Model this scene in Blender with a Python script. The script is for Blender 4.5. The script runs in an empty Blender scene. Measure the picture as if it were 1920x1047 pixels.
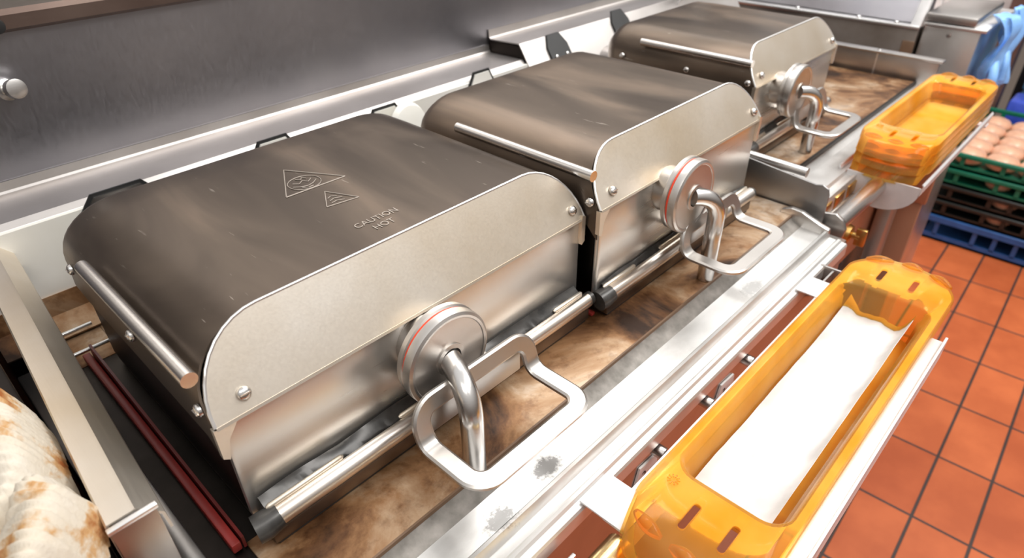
import bpy, bmesh, math, random
from mathutils import Vector, Matrix, noise
random.seed(7)
S = bpy.context.scene
COL = S.collection

# ------------------------------------------------------------------ camera
cam_data = bpy.data.cameras.new('camera')
cam = bpy.data.objects.new('camera', cam_data); COL.objects.link(cam)
R3 = Matrix(((0.6885187788893832, 0.41486550504015873, -0.5948348542616232),
             (-0.7251085228168739, 0.37952687603966495, -0.574610285760622),
             (-0.012630172405927105, 0.8269497947828192, 0.5621338947738784)))
cam.matrix_world = Matrix.Translation((0, 0, 0.4)) @ R3.to_4x4()
cam_data.sensor_width = 36.0
cam_data.lens = 1225.3 / 1920 * 36.0
cam_data.clip_start = 0.02
cam_data.dof.use_dof = True
cam_data.dof.focus_distance = 0.50
cam_data.dof.aperture_fstop = 8.0
S.camera = cam

# ------------------------------------------------------------------ world, lamps, exposure
w = bpy.data.worlds.new('kitchen_light'); S.world = w; w.use_nodes = True
nt = w.node_tree; nt.nodes.clear()
out = nt.nodes.new('ShaderNodeOutputWorld'); bg = nt.nodes.new('ShaderNodeBackground')
tc = nt.nodes.new('ShaderNodeTexCoord'); sep = nt.nodes.new('ShaderNodeSeparateXYZ')
cr = nt.nodes.new('ShaderNodeValToRGB'); mr = nt.nodes.new('ShaderNodeMapRange')
mr.inputs['From Min'].default_value = -1; mr.inputs['From Max'].default_value = 1
nt.links.new(tc.outputs['Generated'], sep.inputs[0]); nt.links.new(sep.outputs['Z'], mr.inputs['Value'])
nt.links.new(mr.outputs[0], cr.inputs[0]); nt.links.new(cr.outputs[0], bg.inputs[0]); nt.links.new(bg.outputs[0], out.inputs[0])
e = cr.color_ramp.elements
e[0].position = 0.0; e[0].color = (.16, .10, .07, 1)
e[1].position = 1.0; e[1].color = (1, 1, 1, 1)
for p, c in ((.45, (.16, .13, .11, 1)), (.55, (.30, .27, .25, 1)), (.75, (.66, .64, .62, 1))):
    n = cr.color_ramp.elements.new(p); n.color = c
bg.inputs[1].default_value = 1.0

def area(name, loc, target, sx, sy, power, col=(1, 1, 1)):
    d = bpy.data.lights.new(name, 'AREA'); d.shape = 'RECTANGLE'; d.size = sx; d.size_y = sy
    d.energy = power; d.color = col
    o = bpy.data.objects.new(name, d); COL.objects.link(o); o.location = loc
    o.rotation_euler = (Vector(target) - Vector(loc)).to_track_quat('-Z', 'Y').to_euler()
    return o
area('ceiling_and_fill_light', (0.9, -0.55, 1.65), (0.6, 0.3, 0), 1.6, 0.5, 26, (1, .98, .95))
area('ceiling_and_fill_light', (2.2, -0.2, 1.65), (2.2, 0.1, -0.3), 1.2, 0.6, 26, (1, .98, .95))
area('ceiling_and_fill_light', (-0.5, -0.3, 1.5), (0.3, 0.4, 0), 0.8, 0.5, 5, (1, .96, .9))

area('canopy_lamp', (.88, .62, 1.05), (.80, .35, 0), .6, .22, 4.2, (1, .98, .96))
area('ceiling_and_fill_light', (2.3, .9, 1.5), (3.2, .7, -.2), .8, .5, 10, (1, .99, .98))  # added fill light to brighten the far tile wall, not a fixture
S.view_settings.view_transform = 'Standard'; S.view_settings.look = 'None'
S.view_settings.gamma = 1.0; S.view_settings.exposure = 0.05

# ------------------------------------------------------------------ materials
def new_mat(name):
    m = bpy.data.materials.new(name); m.use_nodes = True
    return m, m.node_tree, m.node_tree.nodes['Principled BSDF']

def ramp(nt, stops, fac):
    r = nt.nodes.new('ShaderNodeValToRGB'); el = r.color_ramp.elements
    el[0].position, el[0].color = stops[0][0], (*stops[0][1], 1)
    el[1].position, el[1].color = stops[-1][0], (*stops[-1][1], 1)
    for p, c in stops[1:-1]:
        n = el.new(p); n.color = (*c, 1)
    nt.links.new(fac, r.inputs[0]); return r

def noise_tex(nt, scale, stretch=(1, 1, 1), detail=4, rough=.55, dist=0.0, rot=(0, 0, 0)):
    tc = nt.nodes.new('ShaderNodeTexCoord'); mp = nt.nodes.new('ShaderNodeMapping')
    mp.inputs['Scale'].default_value = stretch; mp.inputs['Rotation'].default_value = rot
    n = nt.nodes.new('ShaderNodeTexNoise'); n.inputs['Scale'].default_value = scale
    n.inputs['Detail'].default_value = detail; n.inputs['Roughness'].default_value = rough
    n.inputs['Distortion'].default_value = dist
    nt.links.new(tc.outputs['Object'], mp.inputs[0]); nt.links.new(mp.outputs[0], n.inputs['Vector'])
    return n

def metal(name, c1, c2, rough=.3, metallic=1.0, scale=9, stretch=(1, 1, 1), brush=(1, 60, 60), rvar=.12, bump=.02, spec=.5):
    m, nt, b = new_mat(name)
    n = noise_tex(nt, scale, stretch, 5)
    r = ramp(nt, ((.3, c1), (.7, c2)), n.outputs['Fac'])
    nt.links.new(r.outputs[0], b.inputs['Base Color'])
    b.inputs['Metallic'].default_value = metallic
    n2 = noise_tex(nt, 14, brush, 3)
    mr = nt.nodes.new('ShaderNodeMapRange')
    mr.inputs['To Min'].default_value = rough - rvar; mr.inputs['To Max'].default_value = rough + rvar
    ad = nt.nodes.new('ShaderNodeMath'); ad.operation = 'MULTIPLY_ADD'
    ad.inputs[1].default_value = .5
    nt.links.new(n2.outputs['Fac'], ad.inputs[0])
    hf = nt.nodes.new('ShaderNodeMath'); hf.operation = 'MULTIPLY'; hf.inputs[1].default_value = .5
    nt.links.new(n.outputs['Fac'], hf.inputs[0]); nt.links.new(hf.outputs[0], ad.inputs[2])
    nt.links.new(ad.outputs[0], mr.inputs['Value']); nt.links.new(mr.outputs[0], b.inputs['Roughness'])
    bp = nt.nodes.new('ShaderNodeBump'); bp.inputs['Strength'].default_value = bump; bp.inputs['Distance'].default_value = .002
    nt.links.new(n2.outputs['Fac'], bp.inputs['Height']); nt.links.new(bp.outputs[0], b.inputs['Normal'])
    return m

def plain(name, col, rough=.5, metallic=0.0, spec=.5, emis=None):
    m, nt, b = new_mat(name)
    n = noise_tex(nt, 30, detail=3)
    c2 = tuple(min(1, c * 1.15 + .004) for c in col); c1 = tuple(c * .88 for c in col)
    r = ramp(nt, ((.3, c1), (.7, c2)), n.outputs['Fac'])
    nt.links.new(r.outputs[0], b.inputs['Base Color'])
    b.inputs['Roughness'].default_value = rough; b.inputs['Metallic'].default_value = metallic
    b.inputs['Specular IOR Level'].default_value = spec
    return m

M = {}
M['steel'] = metal('brushed_steel', (.62, .59, .56), (.78, .76, .74), .32)
M['steel_ledge'] = metal('brushed_ledge_steel', (.46, .43, .41), (.56, .53, .51), .42, brush=(1, 80, 80))
M['steel_bright'] = metal('bright_worn_steel', (.80, .79, .77), (.95, .94, .93), .38, scale=6, brush=(1, 30, 30))
M['steel_tan'] = metal('heat_tinted_steel', (.66, .55, .41), (.80, .75, .68), .40, metallic=.85, scale=5, brush=(40, 1, 40))
M['steel_plate'] = metal('satin_front_plate', (.72, .67, .60), (.84, .82, .79), .30, metallic=.9, scale=5, brush=(1, 40, 40))
M['steel_dark'] = metal('dark_polished_steel', (.25, .25, .275), (.42, .40, .415), .40, scale=2.5, brush=(30, 1, 6), rvar=.16)
M['steel_mid'] = metal('grey_steel', (.42, .40, .38), (.56, .53, .51), .35)
M['steel_slate'] = metal('slate_grey_steel', (.26, .25, .25), (.36, .35, .34), .42)
M['fryer'] = metal('brownish_fryer_steel', (.24, .20, .17), (.38, .34, .31), .38)
M['platen'] = metal('dark_platen_steel', (.12, .095, .075), (.24, .20, .17), .38, scale=8, stretch=(1, 1, 1), brush=(1, 1, 1), bump=.15)
M['rail'] = metal('worn_rail_steel', (.66, .58, .50), (.82, .78, .74), .30, rvar=.08)
M['chrome'] = metal('polished_tube_steel', (.58, .56, .54), (.70, .68, .66), .24, rvar=.06)
M['cast'] = metal('satin_cast_steel', (.52, .49, .46), (.62, .59, .56), .36, brush=(1, 1, 1), bump=.05)
M['black_metal'] = metal('blackened_metal', (.02, .018, .016), (.06, .05, .045), .4)
M['black'] = plain('black_rubber', (.012, .012, .012), .5)
M['sheet'] = metal('black_release_sheet', (.015, .014, .013), (.08, .075, .07), .3, metallic=.2, scale=40, brush=(1, 1, 1), bump=.5)
M['red'] = plain('red_painted_rail', (.26, .025, .02), .35)
M['red_bright'] = plain('red_seal', (.75, .06, .02), .4)
M['white_metal'] = metal('pale_satin_metal', (.78, .77, .77), (.90, .90, .91), .45, metallic=.6)
M['white_panel'] = metal('pale_splash_panel', (.86, .84, .76), (.93, .92, .88), .5, metallic=.35)
M['grime'] = plain('brown_grease', (.14, .08, .045), .45)
M['brown_steel'] = metal('red_brown_tinted_panel', (.36, .17, .10), (.46, .24, .15), .42, metallic=.5, scale=3)
M['tile_white'] = plain('white_wall_tile', (.85, .84, .83), .25)
M['glove_blue'] = plain('blue_nitrile', (.22, .45, .85), .4)
M['blue'] = plain('blue_crate_plastic', (.02, .09, .28), .4)
M['royal'] = plain('royal_blue_plastic', (.04, .08, .50), .4)
M['green'] = plain('green_crate_plastic', (.0, .13, .07), .4)
M['crate_black'] = plain('black_crate_plastic', (.012, .014, .012), .35)
M['bun'] = plain('bread_bun', (.72, .40, .26), .28)
M['paper'] = plain('white_paper_liner', (.64, .63, .62), .75, spec=.2)
M['label'] = plain('white_sticker', (.85, .85, .85), .5)
M['ink'] = plain('dark_ink', (.05, .03, .03), .6)
M['etch'] = metal('etched_line', (.32, .28, .24), (.50, .44, .39), .5, metallic=.6)
M['foil'] = plain('white_plastic_bag', (.75, .75, .75), .35)
M['knob_gold'] = metal('brass_tone', (.45, .26, .07), (.75, .50, .18), .3)

# dark brown hood skin: satin anodised metal with faint streaks, stains and pin scratches
def hood_mat():
    m, nt, b = new_mat('brown_anodised_hood')
    n = noise_tex(nt, 5.5, (2.4, .7, 1), 4, .5, .8)
    r = ramp(nt, ((.32, (.070, .052, .040)), (.5, (.125, .096, .074)), (.70, (.24, .18, .135))), n.outputs['Fac'])
    sc = noise_tex(nt, 260, (1, .12, 1), 2, .6)
    rs = ramp(nt, ((.70, (0, 0, 0)), (.78, (1, 1, 1))), sc.outputs['Fac'])
    mk = noise_tex(nt, 13, (1, 1, 1), 3)
    rm = ramp(nt, ((.46, (0, 0, 0)), (.62, (.8, .8, .8))), mk.outputs['Fac'])
    mul = nt.nodes.new('ShaderNodeMath'); mul.operation = 'MULTIPLY'
    nt.links.new(rs.outputs[0], mul.inputs[0]); nt.links.new(rm.outputs[0], mul.inputs[1])
    mix = nt.nodes.new('ShaderNodeMixRGB'); mix.inputs[2].default_value = (.55, .5, .44, 1)
    nt.links.new(mul.outputs[0], mix.inputs[0]); nt.links.new(r.outputs[0], mix.inputs[1])
    nt.links.new(mix.outputs[0], b.inputs['Base Color'])
    b.inputs['Metallic'].default_value = .72
    mr = nt.nodes.new('ShaderNodeMapRange'); mr.inputs['To Min'].default_value = .26; mr.inputs['To Max'].default_value = .46
    nt.links.new(n.outputs['Fac'], mr.inputs['Value']); nt.links.new(mr.outputs[0], b.inputs['Roughness'])
    return m
M['hood'] = hood_mat()

def griddle_mat():
    m, nt, b = new_mat('stained_griddle_steel')
    n = noise_tex(nt, 9, (1, 1, 1), 8, .62, .6)
    r = ramp(nt, ((.36, (.030, .013, .006)), (.45, (.14, .062, .024)), (.52, (.28, .145, .065)), (.60, (.42, .28, .17)), (.70, (.62, .53, .44))), n.outputs['Fac'])
    n2 = noise_tex(nt, 55, (1, 1, 1), 6, .7)
    r2 = ramp(nt, ((.32, (.35, .25, .18)), (.5, (1, 1, 1))), n2.outputs['Fac'])
    mix = nt.nodes.new('ShaderNodeMixRGB'); mix.blend_type = 'MULTIPLY'; mix.inputs[0].default_value = .6
    nt.links.new(r.outputs[0], mix.inputs[1]); nt.links.new(r2.outputs[0], mix.inputs[2])
    nt.links.new(mix.outputs[0], b.inputs['Base Color'])
    b.inputs['Metallic'].default_value = .45
    mr = nt.nodes.new('ShaderNodeMapRange'); mr.inputs['To Min'].default_value = .28; mr.inputs['To Max'].default_value = .6
    nt.links.new(n2.outputs['Fac'], mr.inputs['Value']); nt.links.new(mr.outputs[0], b.inputs['Roughness'])
    bp = nt.nodes.new('ShaderNodeBump'); bp.inputs['Strength'].default_value = .15; bp.inputs['Distance'].default_value = .001
    nt.links.new(n2.outputs['Fac'], bp.inputs['Height']); nt.links.new(bp.outputs[0], b.inputs['Normal'])
    return m
M['griddle'] = griddle_mat()

def trough_mat(stains=()):
    m, nt, b = new_mat('worn_trough_steel')
    n = noise_tex(nt, 11, (.5, 1.2, 1), 8, .65, .2)
    r = ramp(nt, ((.30, (.52, .50, .48)), (.48, (.68, .67, .65)), (.7, (.80, .79, .78))), n.outputs['Fac'])
    last = r.outputs[0]
    g = noise_tex(nt, 240, (1, 1, 1), 3, .7)
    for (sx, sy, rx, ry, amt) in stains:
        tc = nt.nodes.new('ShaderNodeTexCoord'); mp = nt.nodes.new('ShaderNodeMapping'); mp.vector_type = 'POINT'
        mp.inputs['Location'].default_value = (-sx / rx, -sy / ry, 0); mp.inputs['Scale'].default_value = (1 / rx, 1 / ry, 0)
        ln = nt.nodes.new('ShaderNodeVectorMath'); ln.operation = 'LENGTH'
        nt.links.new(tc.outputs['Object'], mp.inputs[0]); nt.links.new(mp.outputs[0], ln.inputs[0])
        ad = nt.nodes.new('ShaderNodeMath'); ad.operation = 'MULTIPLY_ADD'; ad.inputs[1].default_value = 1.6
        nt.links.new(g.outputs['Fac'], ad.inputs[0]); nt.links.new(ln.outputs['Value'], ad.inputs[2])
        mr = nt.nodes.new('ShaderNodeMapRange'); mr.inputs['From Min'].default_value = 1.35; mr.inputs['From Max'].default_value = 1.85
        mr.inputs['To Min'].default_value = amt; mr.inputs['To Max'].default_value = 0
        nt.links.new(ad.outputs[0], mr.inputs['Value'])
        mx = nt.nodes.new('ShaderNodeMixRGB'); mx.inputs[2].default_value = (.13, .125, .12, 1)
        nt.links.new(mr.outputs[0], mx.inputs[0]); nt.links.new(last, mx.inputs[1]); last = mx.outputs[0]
    nt.links.new(last, b.inputs['Base Color']); b.inputs['Metallic'].default_value = .85
    mr = nt.nodes.new('ShaderNodeMapRange'); mr.inputs['To Min'].default_value = .50; mr.inputs['To Max'].default_value = .30
    nt.links.new(n.outputs['Fac'], mr.inputs['Value']); nt.links.new(mr.outputs[0], b.inputs['Roughness'])
    bp = nt.nodes.new('ShaderNodeBump'); bp.inputs['Strength'].default_value = .1; bp.inputs['Distance'].default_value = .001
    nt.links.new(n.outputs['Fac'], bp.inputs['Height']); nt.links.new(bp.outputs[0], b.inputs['Normal'])
    return m
M['trough_far'] = trough_mat()
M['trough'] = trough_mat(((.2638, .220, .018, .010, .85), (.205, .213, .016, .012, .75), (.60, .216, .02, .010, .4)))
M['grit'] = metal('gritty_grey_steel', (.13, .12, .105), (.30, .275, .25), .55, metallic=.5, scale=60, brush=(1, 1, 1), bump=.4)

def amber_mat():
    m, nt, b = new_mat('amber_plastic')
    o = nt.nodes['Material Output']
    n = noise_tex(nt, 14, (1, 1, 1), 4)
    r = ramp(nt, ((.35, (.86, .52, .07)), (.65, (.95, .72, .28))), n.outputs['Fac'])
    nt.links.new(r.outputs[0], b.inputs['Base Color'])
    b.inputs['Roughness'].default_value = .12; b.inputs['Coat Weight'].default_value = .5; b.inputs['Coat Roughness'].default_value = .06
    tr = nt.nodes.new('ShaderNodeBsdfTransparent'); tr.inputs[0].default_value = (1.0, .79, .36, 1)
    lw = nt.nodes.new('ShaderNodeLayerWeight'); lw.inputs[0].default_value = .35
    mr = nt.nodes.new('ShaderNodeMapRange'); mr.inputs['To Min'].default_value = .08; mr.inputs['To Max'].default_value = .80
    nt.links.new(lw.outputs['Fresnel'], mr.inputs['Value'])
    mx = nt.nodes.new('ShaderNodeMixShader')
    nt.links.new(mr.outputs[0], mx.inputs[0]); nt.links.new(tr.outputs[0], mx.inputs[1]); nt.links.new(b.outputs[0], mx.inputs[2])
    nt.links.new(mx.outputs[0], o.inputs[0])
    return m
M['amber'] = amber_mat()

def clear_grey():
    m, nt, b = new_mat('frosted_grey_plastic'); o = nt.nodes['Material Output']
    n = noise_tex(nt, 20)
    r = ramp(nt, ((.3, (.60, .57, .56)), (.7, (.78, .76, .76))), n.outputs['Fac']); nt.links.new(r.outputs[0], b.inputs['Base Color'])
    b.inputs['Roughness'].default_value = .3
    tr = nt.nodes.new('ShaderNodeBsdfTransparent'); tr.inputs[0].default_value = (.9, .88, .88, 1)
    mx = nt.nodes.new('ShaderNodeMixShader'); mx.inputs[0].default_value = .72
    nt.links.new(tr.outputs[0], mx.inputs[1]); nt.links.new(b.outputs[0], mx.inputs[2]); nt.links.new(mx.outputs[0], o.inputs[0])
    return m
M['frost'] = clear_grey()

def towel_mat():
    m, nt, b = new_mat('stained_white_towelling')
    n = noise_tex(nt, 22, (1, 1, 1), 6, .6, .4)
    r = ramp(nt, ((.33, (.30, .10, .03)), (.41, (.50, .30, .14)), (.47, (.60, .53, .43)), (.7, (.66, .61, .53))), n.outputs['Fac'])
    nt.links.new(r.outputs[0], b.inputs['Base Color']); b.inputs['Roughness'].default_value = .95
    b.inputs['Specular IOR Level'].default_value = .1
    n2 = noise_tex(nt, 260, (1, 1, 1), 3)
    bp = nt.nodes.new('ShaderNodeBump'); bp.inputs['Strength'].default_value = .5; bp.inputs['Distance'].default_value = .0015
    nt.links.new(n2.outputs['Fac'], bp.inputs['Height']); nt.links.new(bp.outputs[0], b.inputs['Normal'])
    return m
M['towel'] = towel_mat()

def floor_mat():
    m, nt, b = new_mat('terracotta_quarry_tiles')
    tc = nt.nodes.new('ShaderNodeTexCoord'); mp = nt.nodes.new('ShaderNodeMapping')
    nt.links.new(tc.outputs['Object'], mp.inputs[0])
    br = nt.nodes.new('ShaderNodeTexBrick'); br.offset = 0.0; br.squash = 1.0
    br.inputs['Scale'].default_value = 1.0
    br.inputs['Brick Width'].default_value = .2205; br.inputs['Row Height'].default_value = .1135
    br.inputs['Mortar Size'].default_value = .0035; br.inputs['Mortar Smooth'].default_value = .2
    br.inputs['Color1'].default_value = (.46, .095, .028, 1); br.inputs['Color2'].default_value = (.56, .13, .04, 1)
    br.inputs['Mortar'].default_value = (.055, .035, .03, 1)
    nt.links.new(mp.outputs[0], br.inputs['Vector'])
    n = noise_tex(nt, 7, detail=6)
    r = ramp(nt, ((.4, (.8, .78, .76)), (.65, (1.05, 1.15, 1.2))), n.outputs['Fac'])
    mix = nt.nodes.new('ShaderNodeMixRGB'); mix.blend_type = 'MULTIPLY'; mix.inputs[0].default_value = .8
    nt.links.new(br.outputs[0], mix.inputs[1]); nt.links.new(r.outputs[0], mix.inputs[2])
    nt.links.new(mix.outputs[0], b.inputs['Base Color']); b.inputs['Roughness'].default_value = .5; b.inputs['Specular IOR Level'].default_value = .3
    bp = nt.nodes.new('ShaderNodeBump'); bp.invert = True; bp.inputs['Strength'].default_value = .5; bp.inputs['Distance'].default_value = .003
    nt.links.new(br.outputs['Fac'], bp.inputs['Height']); nt.links.new(bp.outputs[0], b.inputs['Normal'])
    return m, mp
M['floor'], FLOOR_MAP = floor_mat()

# ------------------------------------------------------------------ mesh helpers
def link_mesh(name, bm, mat, parent=None, smooth=38, label=None):
    bmesh.ops.recalc_face_normals(bm, faces=bm.faces[:])
    for f in bm.faces: f.smooth = True
    lim = math.radians(smooth)
    for ed in bm.edges:
        if len(ed.link_faces) == 2:
            if ed.calc_face_angle(0) > lim: ed.smooth = False
        else: ed.smooth = False
    me = bpy.data.meshes.new(name); bm.to_mesh(me); bm.free()
    me.materials.append(mat)
    o = bpy.data.objects.new(name, me); COL.objects.link(o)
    if parent:
        o.parent = parent
        o.matrix_parent_inverse = Matrix.Translation(-parent.location) if parent.type == 'EMPTY' else Matrix.Identity(4)
    if label: o['label'] = label
    return o

def thing(name, label, cat, loc=(0, 0, 0), group=None):
    o = bpy.data.objects.new(name, None); COL.objects.link(o); o.location = loc; o.empty_display_size = .05
    o['label'] = label; o['category'] = cat
    if group: o['group'] = group
    return o
def tag(o, label, cat, group=None, kind=None):
    o['label'] = label; o['category'] = cat
    if group: o['group'] = group
    if kind: o['kind'] = kind
    return o
def struct(name, bm, mat, parent=None, smooth=38):
    o = link_mesh(name, bm, mat, parent, smooth); o['kind'] = 'structure'; return o

def BM(): return bmesh.new()
def add_box(bm, x0, x1, y0, y1, z0, z1, bev=0, seg=2):
    b = bmesh.new(); bmesh.ops.create_cube(b, size=1)
    for v in b.verts:
        v.co = Vector((x0 + (v.co.x + .5) * (x1 - x0), y0 + (v.co.y + .5) * (y1 - y0), z0 + (v.co.z + .5) * (z1 - z0)))
    if bev: bmesh.ops.bevel(b, geom=b.edges[:], offset=bev, segments=seg, affect='EDGES', profile=.5)
    merge(bm, b); return bm
def merge(bm, b):
    me = bpy.data.meshes.new('tmp'); b.to_mesh(me); b.free(); bm.from_mesh(me); bpy.data.meshes.remove(me)
def add_prism(bm, pts, axis, a0, a1, bev=0):
    """pts in the plane normal to axis ('x': (y,z), 'y': (x,z), 'z': (x,y))"""
    def P(p, a):
        return {'x': (a, p[0], p[1]), 'y': (p[0], a, p[1]), 'z': (p[0], p[1], a)}[axis]
    b = bmesh.new()
    A = [b.verts.new(P(p, a0)) for p in pts]; B = [b.verts.new(P(p, a1)) for p in pts]
    n = len(pts)
    b.faces.new(A); b.faces.new(B[::-1])
    for i in range(n): b.faces.new((A[i], A[(i + 1) % n], B[(i + 1) % n], B[i]))
    bmesh.ops.recalc_face_normals(b, faces=b.faces[:])
    if bev: bmesh.ops.bevel(b, geom=b.edges[:], offset=bev, segments=2, affect='EDGES', profile=.5)
    merge(bm, b); return bm
def strip(bm, prof, axis, a0, a1, th):
    """open bent sheet: profile polyline in plane normal to axis, extruded a0..a1, given a thickness"""
    n = len(prof); off = []
    for i in range(n):
        p = Vector(prof[max(i - 1, 0)]); q = Vector(prof[min(i + 1, n - 1)])
        d = (q - p).normalized(); off.append(Vector((-d.y, d.x)) * th)
    back = [(Vector(prof[i]) + off[i])[:] for i in range(n)]
    return add_prism(bm, list(prof) + back[::-1], axis, a0, a1)
def smooth_path(pts, k=6):
    P = [Vector(p) for p in pts]; o = []
    for i in range(len(P) - 1):
        p0 = P[max(i - 1, 0)]; p1 = P[i]; p2 = P[i + 1]; p3 = P[min(i + 2, len(P) - 1)]
        for j in range(k):
            t = j / k
            o.append(.5 * ((2 * p1) + (p2 - p0) * t + (2 * p0 - 5 * p1 + 4 * p2 - p3) * t * t + (3 * p1 - p0 - 3 * p2 + p3) * t ** 3))
    o.append(P[-1]); return o
def add_tube(bm, pts, r, seg=20, caps=True, round_end=False):
    P = [Vector(p) for p in pts]; rings = []
    up = None
    rr = r if isinstance(r, (list, tuple)) else [r] * len(P)
    for i, p in enumerate(P):
        d = (P[min(i + 1, len(P) - 1)] - P[max(i - 1, 0)]).normalized()
        if up is None:
            up = Vector((0, 0, 1)) if abs(d.z) < .9 else Vector((0, 1, 0))
        s = d.cross(up).normalized(); up = s.cross(d).normalized()
        rings.append([bm.verts.new(p + rr[i] * (math.cos(2 * math.pi * k / seg) * s + math.sin(2 * math.pi * k / seg) * up)) for k in range(seg)])
    for a, b in zip(rings, rings[1:]):
        for k in range(seg): bm.faces.new((a[k], a[(k + 1) % seg], b[(k + 1) % seg], b[k]))
    if caps: bm.faces.new(rings[0][::-1]); bm.faces.new(rings[-1])
    return bm
def add_lathe(bm, prof, origin, axis, seg=40):
    """prof = [(r, h)...] around axis vector through origin"""
    ax = Vector(axis).normalized(); t = Vector((0, 0, 1)) if abs(ax.z) < .9 else Vector((1, 0, 0))
    s = ax.cross(t).normalized(); u = s.cross(ax).normalized(); O = Vector(origin); rings = []
    for r, h in prof:
        if r < 1e-6: rings.append([bm.verts.new(O + ax * h)])
        else: rings.append([bm.verts.new(O + ax * h + r * (math.cos(2 * math.pi * k / seg) * s + math.sin(2 * math.pi * k / seg) * u)) for k in range(seg)])
    for a, b in zip(rings, rings[1:]):
        for k in range(seg):
            k2 = (k + 1) % seg
            if len(a) == 1 and len(b) == 1: continue
            if len(a) == 1: bm.faces.new((a[0], b[k2], b[k]))
            elif len(b) == 1: bm.faces.new((a[k], a[k2], b[0]))
            else: bm.faces.new((a[k], a[k2], b[k2], b[k]))
    if len(rings[0]) > 1: bm.faces.new(rings[0][::-1])
    if len(rings[-1]) > 1: bm.faces.new(rings[-1])
    return bm
def screw_bm(p, axis, r=.0045):
    bm = BM()
    add_lathe(bm, [(r, -.001), (r, .0006), (r * .8, .0018), (r * .4, .0025), (0, .0027)], p, axis, 20)
    ax = Vector(axis).normalized(); t = Vector((0, 0, 1)); s = ax.cross(t).normalized()
    c = Vector(p) + ax * .0024
    b2 = bmesh.new(); bmesh.ops.create_cube(b2, size=1)
    for v in b2.verts: v.co = c + s * v.co.x * r * 1.4 + t * v.co.y * r * .22 + ax * v.co.z * .0011
    merge(bm, b2)
    return bm

def ring_rr(cx, cy, L, W, r, b0, b1, z, nl=10, nw=12, nc=6):
    """rounded rectangle ring, L along x, W along y; ends bulge outwards by b0 (near) and b1 (far)"""
    pts = []
    hx, hy = L / 2, W / 2
    def line(a, b, n):
        return [(a[0] + (b[0] - a[0]) * i / n, a[1] + (b[1] - a[1]) * i / n) for i in range(n)]
    def arc(c, a0):
        return [(c[0] + r * math.cos(a0 + math.pi / 2 * i / nc), c[1] + r * math.sin(a0 + math.pi / 2 * i / nc)) for i in range(nc)]
    pts += line((hx, -hy + r), (hx, hy - r), nw) + arc((hx - r, hy - r), 0)
    pts += line((hx - r, hy), (-hx + r, hy), nl) + arc((-hx + r, hy - r), math.pi / 2)
    pts += line((-hx, hy - r), (-hx, -hy + r), nw) + arc((-hx + r, -hy + r), math.pi)
    pts += line((-hx + r, -hy), (hx - r, -hy), nl) + arc((hx - r, -hy + r), 1.5 * math.pi)
    out = []
    for x, y in pts:
        q = max(0, 1 - (y / hy) ** 2)
        e = (abs(x) - (hx - r)) / r if abs(x) > hx - r else 0
        x2 = x + (b1 if x > 0 else -b0) * q * min(1, e)
        out.append(Vector((cx + x2, cy + y, z)))
    return out
def loft(bm, rings, close_last=True, close_first=False):
    R = [[bm.verts.new(p) for p in r] for r in rings]; n = len(R[0])
    for a, b in zip(R, R[1:]):
        for k in range(n): bm.faces.new((a[k], a[(k + 1) % n], b[(k + 1) % n], b[k]))
    if close_last: bm.faces.new(R[-1])
    if close_first: bm.faces.new(R[0][::-1])
    return R

def bake_modifiers(o):
    dg = bpy.context.evaluated_depsgraph_get()
    me = bpy.data.meshes.new_from_object(o.evaluated_get(dg)); old = o.data
    o.modifiers.clear(); o.data = me; bpy.data.meshes.remove(old)

# ------------------------------------------------------------------ setting
ZF = -0.85
bm = BM(); add_box(bm, -1.5, 4.0, -2.2, 2.0, -.03, 0)
fl = struct('floor', bm, M['floor']); fl.location = (0, 0, ZF)
FLOOR_MAP.inputs['Rotation'].default_value = (0, 0, -math.radians(1.9))
FLOOR_MAP.inputs['Location'].default_value = (-.14, .05, 0)

# dark stainless wall behind the grills, with a folded upper band
bm = BM(); add_box(bm, -.6, 1.42, .777, .83, ZF, .254)
wall = struct('wall_back', bm, M['steel_dark'])
bm = BM(); strip(bm, [(.777, .254), (.769, .258), (.769, .270), (.777, .274)], 'x', -.6, 1.42, -.004)
struct('trim_1', bm, metal('brown_steel_band', (.20, .14, .12), (.28, .21, .18), .4))
bm = BM(); add_box(bm, -.6, 1.42, .777, .83, .274, .8)
struct('wall_back_upper', bm, M['steel_mid']).name = 'trim_2'
# white tiled wall and brown post at the far right
bm = BM()
for i in range(6):
    for j in range(6):
        add_box(bm, 3.25, 3.27, .436 + i * .25, .682 + i * .25, -.85 + j * .25, -.604 + j * .25, .003, 1)
add_box(bm, 3.262, 3.35, .43, 1.9, -.85, .7)
struct('wall_right', bm, M['tile_white'])
bm = BM(); add_box(bm, 3.15, 3.24, .362, .440, ZF, .7)
struct('trim_3', bm, metal('brown_post', (.10, .055, .045), (.16, .09, .075), .5, metallic=.3))

# ------------------------------------------------------------------ clamshell grill lids
def hood_profile(x0, x1, zt, zs, r):
    """section across x: left skirt, rounded shoulders, flat top, right skirt"""
    pts = [(x0 - .001, zs), (x0, zs + .02)]
    rz = zt - (zs + .024)
    for i in range(11):
        a = math.pi - math.pi / 2 * i / 10
        pts.append((x0 + r + r * math.cos(a), zs + .024 + rz * math.sin(a)))
    for i in range(1, 8): pts.append((x0 + r + (x1 - x0 - 2 * r) * i / 8, zt))
    for i in range(11):
        a = math.pi / 2 - math.pi / 2 * i / 10
        pts.append((x1 - r + r * math.cos(a), zs + .024 + rz * math.sin(a)))
    pts += [(x1, zs + .02), (x1 + .001, zs)]
    return pts

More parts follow.
